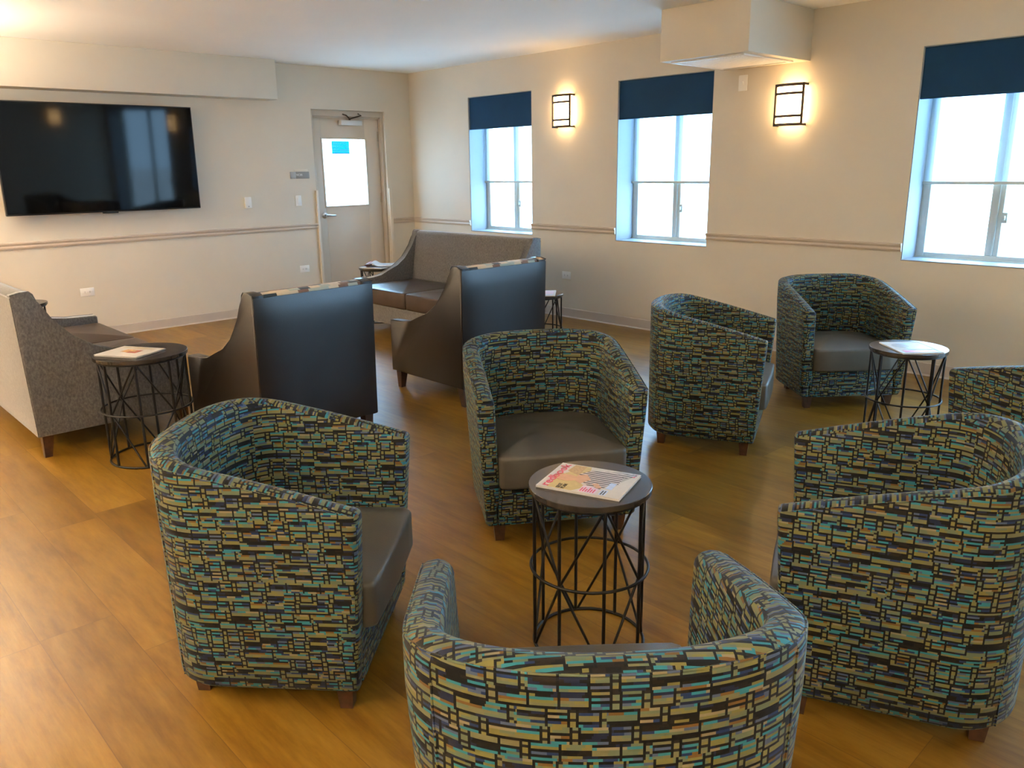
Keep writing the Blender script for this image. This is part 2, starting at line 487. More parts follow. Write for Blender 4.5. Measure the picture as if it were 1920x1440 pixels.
# chair rails (moulded profile) and cove bases
def rail_prof(s): return [(0, RAIL - .062), (s * .012, RAIL - .060), (s * .018, RAIL - .045), (s * .014, RAIL - .030), (s * .024, RAIL - .014), (s * .024, RAIL - .003), (0, RAIL)]
k = 3
for x0, x1 in ((XL, DX0 - .0), (DX1, 0)):
    b = BM(); prism(b, rail_prof(-1), 'x', x0, x1); struct('trim_%d' % k, b, M['trim']); k += 1
ysr = [0] + [y for w in WIN for y in w[:2]] + [YB]
for i in range(0, len(ysr), 2):
    b = BM(); prism(b, rail_prof(-1), 'y', ysr[i + 1], ysr[i]); struct('trim_%d' % k, b, M['trim']); k += 1
def base_prof(s): return [(0, 0), (s * .014, 0), (s * .006, .012), (s * .005, .088), (s * .002, .093), (0, .093)]
b = BM(); prism(b, base_prof(-1), 'x', XL, DX0); prism(b, base_prof(-1), 'x', DX1, 0); struct('baseboard_back', b, M['base'])
b = BM(); prism(b, base_prof(-1), 'y', YB, 0); struct('baseboard_right', b, M['base'])

# ------------------------------------------------------------------ windows
names = ['nearest the door', 'in the middle, between the two lit lamps', 'at the right edge', 'behind the viewer', 'at the rear corner']
FX0, FX1 = 0.245, 0.305
for i, (a, c, WB) in enumerate(WIN):
    root = bpy.data.objects.new('window_%d' % (i + 1), None); COL.objects.link(root)
    root.location = (0.27, (a + c) / 2, WB); root['kind'] = 'structure'
    hw = (a - c) / 2; hh = WT - WB
    x0, x1 = FX0 - .27, FX1 - .27
    b = BM(); fwid = .062
    box(b, x0, x1, hw - fwid, hw, 0, hh, .004); box(b, x0, x1, -hw, -hw + fwid, 0, hh, .004)
    box(b, x0, x1, -hw + fwid, hw - fwid, 0, .045, .004); box(b, x0, x1, -hw + fwid, hw - fwid, hh - .045, hh, .004)
    box(b, x0 - .012, x0 + .012, -hw + .005, hw - .005, 0.0, .016, .002)
    obj('window_frame', b, M['alu'], root)
    b = BM(); box(b, x0 + .004, x1 - .004, -.042, .042, .045, hh - .045, .005); box(b, x0 - .008, x0 + .01, -.012, .002, .045, hh - .045, .002)
    obj('mullion', b, M['alu'], root)
    b = BM(); box(b, x0 - .012, x0 + .004, -.075, -.04, .27, .34, .004); box(b, x0 - .03, x0 - .01, -.065, -.05, .29, .32, .004)
    obj('latch', b, M['alu'], root)
    b = BM(); box(b, -.003, .003, -hw + .045, hw - .045, .04, hh - .04); obj('pane', b, M['glass'], root)
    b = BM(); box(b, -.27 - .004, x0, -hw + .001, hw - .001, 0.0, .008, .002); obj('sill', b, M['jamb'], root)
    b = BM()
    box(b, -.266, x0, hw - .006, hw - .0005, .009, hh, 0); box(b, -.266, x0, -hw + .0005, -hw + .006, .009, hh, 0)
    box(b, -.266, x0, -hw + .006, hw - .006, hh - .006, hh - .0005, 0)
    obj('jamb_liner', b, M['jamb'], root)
    if i > 2: continue
    # navy shade
    g = 'navy roller shades'
    lab = ['navy roller shade pulled a third down over the window nearest the door',
           'navy roller shade on the middle window, left of the lit lamp under the bulkhead',
           'navy roller shade cut off by the right edge of the photo',
           'navy roller shade on a window behind the viewer', 'navy roller shade on the last window at the rear corner'][i]
    r = thing('blackout_shade', lab, 'roller shade', (0.02, (a + c) / 2, WT - .335), 0, g)
    n = 9; rings = []
    b = BM(); box(b, -.002, .002, -hw + .004, hw - .004, 0.004, .328, 0); obj('fabric', b, M['navy'], r)
    b = BM(); tube(b, [(0, -hw + .006, .006), (0, hw - .006, .006)], .007, 8); obj('hem_bar', b, M['navy'], r)
    b = BM(); tube(b, [(.03, -hw + .01, .300), (.03, hw - .01, .300)], .024, 14); obj('roller_tube', b, M['navy'], r)
    lab = ['white see-through solar shade half down in the window nearest the door',
           'white see-through solar shade half down in the middle window',
           'white see-through solar shade half down in the window at the right edge',
           'white solar shade in a window behind the viewer', 'white solar shade in the last window at the rear corner'][i]
    r = thing('solar_shade', lab, 'roller shade', (0.222, (a + c) / 2, 1.332), 0, 'white solar shades')
    b = BM(); box(b, -.0008, .0008, -hw + .012, hw - .012, .012, WT - 1.332 - .06, 0); obj('mesh_fabric', b, M['sheer'], r)
    b = BM(); box(b, -.006, .006, -hw + .010, hw - .010, -.006, .016, .004); obj('hem_bar', b, M['alu'], r)
    b = BM(); tube(b, [(0, -hw + .008, WT - 1.332 - .045), (0, hw - .008, WT - 1.332 - .045)], .022, 12); obj('roller_tube', b, M['white'], r)

# ------------------------------------------------------------------ door
d = bpy.data.objects.new('door_1', None); COL.objects.link(d); d['kind'] = 'structure'; d.location = (0, 0, 0)
DY = 0.085
b = BM()
fw_ = .035
box(b, DX0, DX0 + fw_, .03, .16, 0, DT, .003); box(b, DX1 - fw_, DX1, .03, .16, 0, DT, .003); box(b, DX0 + fw_, DX1 - fw_, .03, .16, DT - .062, DT, .003)
box(b, DX0 + fw_, DX1 - fw_, .055, .075, DT - .078, DT - .060, .003)
obj('door_frame', b, M['frame'], d)
LX0, LX1, LT = DX0 + fw_ + .003, DX1 - fw_ - .003, DT - .066
GX0, GX1, GZ0, GZ1 = -1.158, -0.590, 1.093, 1.832
b = BM()
box(b, LX0, GX0, DY, DY + .045, .008, LT, .002); box(b, GX1, LX1, DY, DY + .045, .008, LT, .002)
box(b, GX0, GX1, DY, DY + .045, .008, GZ0, .002); box(b, GX0, GX1, DY, DY + .045, GZ1, LT, .002)
leaf = obj('door_leaf', b, M['door'], d)
b = BM()
for (x0, x1, z0, z1) in ((GX0 - .012, GX0 + .006, GZ0 - .012, GZ1 + .012), (GX1 - .006, GX1 + .012, GZ0 - .012, GZ1 + .012), (GX0 + .006, GX1 - .006, GZ0 - .012, GZ0 + .006), (GX0 + .006, GX1 - .006, GZ1 - .006, GZ1 + .012)):
    box(b, x0, x1, DY - .008, DY + .05, z0, z1, .003)
obj('glazing_bead', b, M['door'], leaf)
b = BM(); box(b, GX0, GX1, DY + .018, DY + .024, GZ0, GZ1); obj('glass_lite', b, M['glass'], leaf)
hx, hz = -1.185, .993
b = BM()
rings = [[(hx + r * math.cos(t), y, hz + .008 + r * math.sin(t)) for t in [2 * PI * q / 24 for q in range(24)]] for r, y in ((.036, DY), (.036, DY - .006), (.028, DY - .014), (.013, DY - .016), (.013, DY - .045))]
loft(b, rings)
tube(b, [(hx, DY - .045, hz + .008), (hx + .02, DY - .052, hz + .007), (hx + .07, DY - .054, hz + .004), (hx + .115, DY - .048, hz + .002)], [.012, .012, .010, .009], 10)
h = obj('lever_handle', b, M['steel'], d); h['label'] = 'satin steel lever handle'
for z in (.25, 1.17, 1.86):
    b = BM(); tube(b, [(LX1 + .006, DY - .012, z - .055), (LX1 + .006, DY - .012, z + .055)], .009, 10); box(b, LX1 - .02, LX1 + .03, DY - .006, DY - .0005, z - .055, z + .055)
    obj('hinge', b, M['frame'], d)
# closer
b = BM(); box(b, -.930, -.655, DY - .065, DY - .001, 1.975, 2.028, .004); cl = obj('door_closer', b, M['closer'], d)
b = BM(); tube(b, [(-.80, DY - .035, 2.028), (-.80, DY - .035, 2.045)], .012, 10)
tube(b, [(-.80, DY - .035, 2.043), (-.88, DY - .10, 2.075), (-.90, .03, 2.09)], .007, 8); tube(b, [(-.80, DY - .035, 2.043), (-.68, DY - .09, 2.08), (-.70, .03, 2.10)], .007, 8)
obj('closer_arm', b, M['bronze'], cl)
# threshold
b = BM(); box(b, DX0, DX1, .0, .2, -.002, .006, .001); obj('threshold', b, M['steel'], d)
# sign on the door glass
def text_bm(s, size, align='LEFT', extrude=0.0004):
    cu = bpy.data.curves.new('lettering', 'FONT'); cu.body = s; cu.size = size; cu.align_x = align; cu.extrude = extrude; cu.resolution_u = 3
    o = bpy.data.objects.new('lettering', cu); COL.objects.link(o)
    bpy.context.view_layer.update()
    me = o.to_mesh(); bm = BM(); bm.from_mesh(me); o.to_mesh_clear()
    bpy.data.objects.remove(o); bpy.data.curves.remove(cu)
    return bm
def text_obj(name, s, mat, parent, origin, right, upv, size, width=None, lift=0.0):
    bm = text_bm(s, size)
    xs = [v.co.x for v in bm.verts]; x0, x1 = min(xs), max(xs)
    k = (width / (x1 - x0)) if width else 1.0
    R, U = Vector(right), Vector(upv); Nn = R.cross(U)
    for v in bm.verts:
        c = v.co.copy(); v.co = Vector(origin) + R * ((c.x - x0) * k) + U * c.y + Nn * (c.z + lift)
    return obj(name, bm, mat, parent, smooth=0)
sg = thing('window_sign', 'small blue notice taped to the glass of the door', 'sign', (-1.025, DY + .014, 1.665))
b = BM(); box(b, 0, .228, 0, .0012, 0, .140); obj('sign_sheet', b, M['film'], sg)
RX, UZ = (1, 0, 0), (0, 0, 1)
text_obj('sign_lettering', 'DESIGNATED', M['film_white'], sg, (.010, -.0006, .104), RX, UZ, .034, .175)
text_obj('sign_lettering', 'SMOKING', M['film_white'], sg, (.010, -.0006, .072), RX, UZ, .034, .138)
text_obj('sign_lettering', 'AREA', M['film_white'], sg, (.010, -.0006, .040), RX, UZ, .034, .078)
b = BM(); box(b, .10, .218, -.0008, -.0001, .040, .050); box(b, .008, .220, -.0008, -.0001, .024, .030); box(b, .01, .218, -.0008, -.0001, .004, .012); obj('sign_lines', b, M['film_white'], sg)
b = BM()
tube(b, [(.197 + .016 * math.cos(t), -.0008, .080 + .016 * math.sin(t)) for t in [2 * PI * q / 24 for q in range(24)]], .0022, 6, True)
box(b, .190, .206, -.0012, -.0004, .078, .082); obj('sign_symbol', b, M['film_white'], sg)

# vinyl corner guards beside the door opening
for x0, x1, lab in ((DX0 - .022, DX0 + .004, 'pale vinyl corner guard on the left side of the door opening'), (DX1 - .004, DX1 + .034, 'pale vinyl corner guard on the right side of the door opening')):
    r = thing('corner_guard', lab, 'corner guard', ((x0 + x1) / 2, 0, .0), 0, 'corner guards of the door')
    hw = (x1 - x0) / 2
    s = 1 if x0 < -.8 else -1
    b = BM(); box(b, -hw, hw, -.029, -.001, .0, 1.277, .002)
    box(b, s * hw - .002, s * hw + .002, -.001, .028, .0, 1.277, 0)
    obj('guard_strip', b, M['guard'], r)

# ------------------------------------------------------------------ screen
tv = thing('television', 'large black flat-screen television mounted on the back wall', 'television', (-3.505, -.02, 1.152))
W2, HH = .835, .938
b = BM(); box(b, -.3, .3, -.06, .02, .25, .7, .004); obj('wall_mount', b, M['bronze'], tv)
tilt = math.radians(1.6)
pv = bpy.data.objects.new('panel', None)
bpy.data.objects.remove(pv)
b = BM(); box(b, -W2, W2, -.045, 0, 0, HH, .004); body = obj('bezel', b, M['tv_plastic'], tv)
body.location = (0, -.045, 0); body.rotation_euler = (tilt, 0, 0)
b = BM(); box(b, -W2 + .009, W2 - .009, -.0465, -.044, .014, HH - .009); sc_ = obj('screen', b, M['screen'], body)
b = BM(); box(b, -.065, .065, -.047, -.01, -.012, .004, .003); obj('sensor_strip', b, M['tv_plastic'], body)

# ------------------------------------------------------------------ wall plates, sign
def outlet(label, loc, rotz, w, h_, horiz=True):
    r = thing('power_outlet', label, 'power outlet', loc, rotz, 'power outlets')
    b = BM(); box(b, -w / 2, w / 2, -.006, 0, -h_ / 2, h_ / 2, .002); obj('cover_plate', b, M['white'], r)
    for s in (-1, 1):
        b = BM(); rings = [[(s * .021 + q * .0155 * math.cos(t), y, q * .0145 * math.sin(t)) for t in [2 * PI * j / 16 for j in range(16)]] for q, y in ((1, -.005), (1, -.0075), (.9, -.008))]
        loft(b, rings); so = obj('socket', b, M['white'], r)
        b = BM(); box(b, s * .021 - .005, s * .021 + .005, -.0086, -.0078, .004, .0065); box(b, s * .021 - .005, s * .021 + .004, -.0086, -.0078, -.006, -.0035)
        obj('slot', b, M['dark_slot'], so)
outlet('white power outlet low on the back wall left of the black armchairs', (-3.778, 0, .435), 0, .122, .075)
outlet('white power outlet low on the back wall beside the door', (-1.538, 0, .438), 0, .116, .075)
outlet('white power outlet low on the window wall above the round table', (0, -2.534, .426), -PI / 2, .116, .074)
def plate(label, loc, rotz, w, h_, kind):
    r = thing('wall_switch' if kind == 'toggle' else 'wall_control', label, 'switch' if kind == 'toggle' else 'control', loc, rotz)
    dpt = .026 if kind == 'control' else .006
    b = BM(); box(b, -w / 2, w / 2, -dpt, 0, -h_ / 2, h_ / 2, .003); obj('cover_plate', b, M['white'], r)
    if kind == 'toggle':
        b = BM(); box(b, -.007, .007, -.009, -.005, -.014, .014, .001); box(b, -.004, .004, -.018, -.008, .001, .011, .001); obj('toggle', b, M['white'], r)
    elif kind == 'rocker':
        b = BM(); box(b, -.016, .016, -.010, -.005, -.032, .032, .002); obj('rocker', b, M['white'], r)
    else:
        b = BM(); rings = [[(.0 + q * math.cos(t), y, -.038 + q * math.sin(t)) for t in [2 * PI * j / 14 for j in range(14)]] for q, y in ((.007, -.025), (.006, -.028))]
        loft(b, rings); obj('button', b, M['grey_sign_light'], r)
plate('white boxy wall control with a round button, right of the television', (-2.130, 0, 1.178), 0, .070, .112, 'control')
plate('white light switch on the back wall just left of the door', (-1.545, 0, 1.175), 0, .072, .112, 'rocker')
plate('white toggle switch high on the window wall under the bulkhead', (0, -4.433, 2.106), -PI / 2, .078, .118, 'toggle')
sgn = thing('room_sign', 'grey room plaque on the back wall left of the door', 'sign', (-1.505, 0, 1.408))
b = BM(); box(b, -.115, -.048, -.010, -.001, 0, .072, .003); obj('side_panel', b, M['grey_sign_light'], sgn)
b = BM(); box(b, -.048, .112, -.008, -.001, 0, .072, .002); obj('face_panel', b, M['grey_sign'], sgn)
text_obj('room_number', 'NC85', M['ink_white'], sgn, (-.043, -.0085, .030), RX, UZ, .028, .072)
b = BM(); box(b, -.065, .10, -.003, -.0005, .072, .098, .001); obj('backing_strip', b, M['guard'], sgn)

# ------------------------------------------------------------------ sconces
def sconce_parts(r):
    W_, H_, Dp = .110, .152, .095
    b = BM(); box(b, -W_ + .015, W_ - .015, -.012, 0, -H_ + .01, H_ - .01, .003); obj('back_plate', b, M['bronze'], r)
    # bowed diffuser
    def bow(x, ins=0): return -(Dp - .012 - ins) + .022 * (x / W_) ** 2
    plan = [(x, bow(x)) for x in [W_ * (-.92 + 1.84 * q / 12) for q in range(13)]] + [(W_ * .92, -.012), (-W_ * .92, -.012)]
    b = BM(); prism(b, plan, 'z', -H_ + .016, H_ - .016, .002, 1); obj('diffuser', b, M['lamp'], r)
    def band(z0, z1, name):
        xs = [W_ * (-1 + 2 * q / 12) for q in range(13)]
        outer = [(x, bow(x) - .012) for x in xs]; inner = [(x, bow(x) - .003) for x in xs[::-1]]
        b = BM(); prism(b, outer + inner, 'z', z0, z1, .001, 1); obj(name, b, M['bronze'], r)
    band(H_ - .020, H_, 'frame_band'); band(-H_, -H_ + .020, 'frame_band')
    band(H_ - .080, H_ - .062, 'frame_bar'); band(-H_ + .062, -H_ + .080, 'frame_bar')
    for s in (-1, 1):
        b = BM(); box(b, s * W_ - .007, s * W_ + .007, bow(W_) - .014, bow(W_) + .002, -H_, H_, .001)
        for z0, z1 in ((H_ - .016, H_), (-H_, -H_ + .016)):
            box(b, s * W_ - .004, s * W_ + .004, bow(W_), 0, z0, z1, .001)
        obj('side_post', b, M['bronze'], r)
sc1 = thing('wall_sconce', 'lit bronze wall lamp between the two windows nearest the door', 'wall lamp', (0, -2.520, 2.004), -PI / 2, 'bronze wall lamps')
sconce_parts(sc1)
dup(sc1, (0, -4.872, 1.913), -PI / 2, 'lit bronze wall lamp under the ceiling bulkhead, left of the rightmost window')
dup(sc1, (0, -7.40, 1.95), -PI / 2, 'lit bronze wall lamp beyond the right edge of the photo')
dup(sc1, (-1.0, YB, 2.02), PI, 'lit bronze wall lamp on the wall behind the viewer')
# hanging bowl lamps outside the frame: first inferred, its copies added as unseen fill
cl0 = thing('ceiling_lamp', 'round hanging bowl lamp near the television end', 'ceiling lamp', (-5.45, -1.0, H), 0, 'round ceiling lamps')
DR = .36
b = BM(); lathe(b, [(.065, -.0005), (.070, -.010), (.060, -.022), (.010, -.026), (.010, -.105 - DR), (.012, -.108 - DR)], n=32); obj('stem', b, M['steel'], cl0)
b = BM(); lathe(b, [(.160, -.112 - DR), (.165, -.118 - DR), (.150, -.145 - DR), (.10, -.165 - DR), (.008, -.172 - DR)], n=40); obj('bowl', b, M['dome'], cl0)
b = BM(); lathe(b, [(.014, -.098 - DR), (.152, -.098 - DR), (.152, -.108 - DR), (.014, -.108 - DR)], n=40); obj('lamp_disc', b, M['uplight'], cl0)  # upward-glowing disc, added to brighten the ceiling
for (x, y, lab) in ((-7.6, -3.0, 'added fill bowl lamp beyond the left edge of the photo'), (-7.5, -6.2, 'added fill bowl lamp above the walkway at left'), (-6.6, -9.4, 'added fill bowl lamp behind the viewer at left'),
                    (-7.9, -.95, 'added fill bowl lamp in the far left corner, out of the photo')):
    dup(cl0, (x, y, H), 0, lab)

# ceiling air grille under the bulkhead
vt = thing('air_grille', 'white return air grille under the ceiling bulkhead', 'air vent', (-.47, -4.62, 2.215))
b = BM()
gx, gy = .34, .30
for x0, x1, y0, y1 in ((-gx, -gx + .03, -gy, gy), (gx - .03, gx, -gy, gy), (-gx + .03, gx - .03, -gy, -gy + .03), (-gx + .03, gx - .03, gy - .03, gy)):
    box(b, x0, x1, y0, y1, -.012, -.0005, .002)
obj('grille_frame', b, M['white'], vt)
b = BM(); box(b, -gx + .03, gx - .03, -gy + .03, gy - .03, -.004, -.0005); obj('gap_shade_plate', b, M['dark_slot'], vt)  # dark plate paints in the shade of the gap around the face
b = BM(); box(b, -gx + .044, gx - .044, -gy + .044, gy - .044, -.009, -.004)
for q in range(22):
    y = -gy + .06 + q * (2 * gy - .12) / 21
    box(b, -gx + .06, gx - .06, y - .004, y + .004, -.011, -.0088)
obj('grille_face', b, M['white'], vt)

# ------------------------------------------------------------------ tub chairs
TW, TD, TS, ZA, ZT, ZB = .694, .640, .421, .629, .768, .078
FB, TT, THK = .038, .034, .072
def tub_plan(m=40, ns=10):
    a = TW / 2; yf = -TD / 2; yc = yf + TS; bb = TD - TS; n = 2.3
    pts = [(-a, yf + .013 + (yc - yf - .013) * k / ns) for k in range(ns)]
    for k in range(m + 1):
        t = PI - PI * k / m
        pts.append((math.copysign(a * abs(math.cos(t)) ** (2 / n), math.cos(t)), yc + bb * abs(math.sin(t)) ** (2 / n)))
    pts += [(a, yf + .013 + (yc - yf - .013) * k / ns) for k in range(ns - 1, -1, -1)]
    # resample evenly
    L = [0]
    for p, q in zip(pts[:-1], pts[1:]): L.append(L[-1] + math.hypot(q[0] - p[0], q[1] - p[1]))
    N = 84; out = []
    j = 0
    for i in range(N + 1):
        s = L[-1] * i / N
        while j < len(L) - 2 and L[j + 1] < s: j += 1
        t = (s - L[j]) / (L[j + 1] - L[j])
        out.append((pts[j][0] + t * (pts[j + 1][0] - pts[j][0]), pts[j][1] + t * (pts[j + 1][1] - pts[j][1]), s))
    return out
def tub_top(y):
    q = min(max((y + TD / 2) / TD, 0), 1)
    return ZA + (ZT - ZA) * (1 - (1 - min(q / .97, 1)) ** 1.25)
def tub_taper(x, y, z):
    q = min(max(1 - (z - ZB) / (ZA - ZB), 0), 1)
    k = 1 - TT / (TW / 2) * q
    return (x * k, y + FB * q * (TD / 2 - y) / TD, z)

def make_tub(label, loc, rot, group):
    root = thing('tub_chair', label, 'armchair', loc, rot, group)
    P = tub_plan(); n = len(P)
    b = BM(); uvl = b.loops.layers.uv.verify()
    nor = []
    for i in range(n):
        a, c = P[max(i - 1, 0)], P[min(i + 1, n - 1)]
        tx, ty = c[0] - a[0], c[1] - a[1]; l = math.hypot(tx, ty); nor.append((ty / l, -tx / l))
    # inward normal: curve runs left-front -> back -> right-front (clockwise seen from above) so inward is (ty,-tx)
    ZI = .20
    secs = []
    for i, (x, y, s) in enumerate(P):
        zt = tub_top(y); nx, ny = nor[i]
        r1, r2 = .020, .030
        prof = []  # (inset, z)
        prof.append((.012, ZB)); prof.append((0, ZB + .012))
        for k in range(1, 8): prof.append((0, ZB + .012 + (zt - r1 - ZB - .012) * k / 7))
        for k in range(1, 5):
            t = PI / 2 * k / 4; prof.append((r1 * (1 - math.cos(t)), zt - r1 + r1 * math.sin(t)))
        prof.append((THK * .5, zt + .003))
        for k in range(0, 5):
            t = PI / 2 * k / 4; prof.append((THK - r2 + r2 * math.sin(t), zt - r2 + r2 * math.cos(t)))
        for k in range(1, 6): prof.append((THK, zt - r2 + (ZI - zt + r2) * k / 5))
        prof.append((THK - .02, ZI - .05)); prof.append((THK - .02, ZB))
        secs.append([(tub_taper(x + nx * d_, y + ny * d_, z), d_, z) for d_, z in prof])
    m = len(secs[0])
    # v coordinate: along profile
    vco = []
    for sct in secs:
        v = [sct[0][2]]
        for k in range(1, m): v.append(v[-1] + math.hypot(sct[k][1] - sct[k - 1][1], sct[k][2] - sct[k - 1][2]))
        vco.append(v)
    V = [[b.verts.new(q[0]) for q in sct] for sct in secs]
    Lh = P[-1][2] / 2
    for i in range(n - 1):
        for k in range(m):
            k2 = (k + 1) % m
            f = b.faces.new((V[i][k], V[i][k2], V[i + 1][k2], V[i + 1][k]))
            idx = [(i, k), (i, k2), (i + 1, k2), (i + 1, k)]
            for l, (ii, kk) in zip(f.loops, idx):
                inner = secs[ii][kk][1] > THK * .8
                vv = vco[ii][kk] if kk < m else 0
                if k2 == 0 and kk == 0: vv = vco[ii][m - 1] + .05
                s_ = P[ii][2]
                l[uvl].uv = (s_, vv)
    # rounded arm fronts
    for i, sgn_ in ((0, -1), (n - 1, -1)):
        cx = sum(q[0][0] for q in secs[i]) / m; 
        prev = V[i]; xs = [v.co.x for v in V[i]]; mid = (min(xs) + max(xs)) / 2
        for st in range(1, 4):
            t = PI / 2 * st / 3; off = .014 * math.sin(t); sh = .014 * (1 - math.cos(t))
            new = []
            for k in range(m):
                c0 = V[i][k].co; dx = c0.x - mid
                nx_ = c0.x - math.copysign(min(sh, abs(dx)), dx) if abs(dx) > 1e-6 else c0.x
                zt = tub_top(P[i][1]); nz_ = c0.z - sh * max(0.0, min(1.0, (c0.z - (zt - .04)) / .04)) + sh * max(0.0, min(1.0, ((ZB + .03) - c0.z) / .03))
                new.append(b.verts.new((nx_, c0.y - off, nz_)))
            for k in range(m):
                k2 = (k + 1) % m
                f = b.faces.new((prev[k], prev[k2], new[k2], new[k]))
                for l in f.loops: l[uvl].uv = (l.vert.co.x + l.vert.co.y, l.vert.co.z)
            prev = new
        f = b.faces.new(prev)
        for l in f.loops: l[uvl].uv = (l.vert.co.x, l.vert.co.z)
    bmesh.ops.recalc_face_normals(b, faces=b.faces[:])
    shell = obj('shell', b, M['tub'], root, smooth=50, uv='keep')
    # welts: outer top edge, and the two seams where the arms meet the back
    b = BM()
    tube(b, [tub_taper(x - nor[i][0] * .0008 + nor[i][0] * .004, y - nor[i][1] * .0008 + nor[i][1] * .004, tub_top(y) - .0075) for i, (x, y, s) in enumerate(P)], .0028, 6)
    for sg_ in (0, 1):
        ii = 27 if sg_ == 0 else n - 1 - 27
        x, y, s = P[ii]; nx, ny = nor[ii]
        tube(b, [tub_taper(x + nx * .0006, y + ny * .0006, ZB + .01 + (tub_top(y) - .03 - ZB) * q / 8) for q in range(9)], .0032, 6)
    cube_uv(b); obj('piping', b, M['tub'], shell, smooth=60, uv='keep')
    # front rail
    hx = TW / 2 - THK - .0
    b = BM(); kk = 1 - TT / (TW / 2) * .8
    box(b, -hx * kk - .01, hx * kk + .01, -TD / 2 + FB - .002, -TD / 2 + FB + .10, ZB, .255, .008)
    obj('front_rail', b, M['tub'], root, uv=True)
    b = BM(); prism(b, [tub_taper(x + nor[i][0] * .03, y + nor[i][1] * .03, ZB)[:2] for i, (x, y, s) in enumerate(P)][::2], 'z', ZB + .004, ZB + .03)
    obj('underside', b, M['dark_slot'], root)
    # cushion
    plan = []
    for i in range(0, n, 2):
        x, y, s = P[i]; nx, ny = nor[i]
        xx, yy = x + nx * (THK + .002), y + ny * (THK + .002)
        plan.append((xx * (1 - TT / (TW / 2) * .42), yy))
    fr = -TD / 2 - .012
    plan = [(plan[0][0], fr + .03)] + [(plan[0][0] + .012, fr + .006)][:0] + plan[1:-1] + [(plan[-1][0], fr + .03)]
    x0 = plan[0][0]; x1 = plan[-1][0]
    front = [(x1 - .006, fr + .010), (x1 - .022, fr)] + [(x1 - .022 + (x0 - x1 + .044) * q / 6, fr - .006 * math.sin(PI * q / 6)) for q in range(1, 6)] + [(x0 + .022, fr), (x0 + .006, fr + .010)]
    plan = plan + front
    b = BM(); puffy(b, plan, .250, .390, .016, .030); seat = obj('seat_cushion', b, M['taupe'], root, smooth=60)
    # tapered legs
    for sx in (-1, 1):
        for sy in (-1, 1):
            cx = sx * (TW / 2 - TT - .058) if sy < 0 else sx * .20
            cy = (-TD / 2 + FB + .050) if sy < 0 else TD / 2 - .105
            b = BM()
            r0, r1 = .026, .018
            loft(b, [[(cx + r * ax, cy + r * ay, z) for ax, ay in ((-1, -1), (1, -1), (1, 1), (-1, 1))] for r, z in ((r1, 0), (r0, ZB + .012))])
            obj('leg', b, M['wood_leg'], root, smooth=20)
    return root
G_T = 'patterned tub chairs'
ch0 = make_tub('patterned tub chair facing the viewer behind the magazine table', (-3.594, -5.757, 0), -.586, G_T)
for x, y, r, lab in (
    (-4.929, -5.947, .733, 'patterned tub chair at the near left, seen from its side'),
    (-2.215, -5.672, .439, 'patterned tub chair right of the centre one, turned to the right'),
    (-.973, -5.804, -.709, 'farthest patterned tub chair, in front of the window wall beside the right round table'),
    (-4.941, -7.192, 2.427, 'nearest patterned tub chair, its back to the viewer at the bottom of the photo'),
    (-3.741, -7.306, -2.721, 'large patterned tub chair at the near right, facing left'),
    (-2.180, -7.370, 2.695, 'patterned tub chair cut off by the right edge, only an arm showing'),
): dup(ch0, (x, y, 0), r, lab)

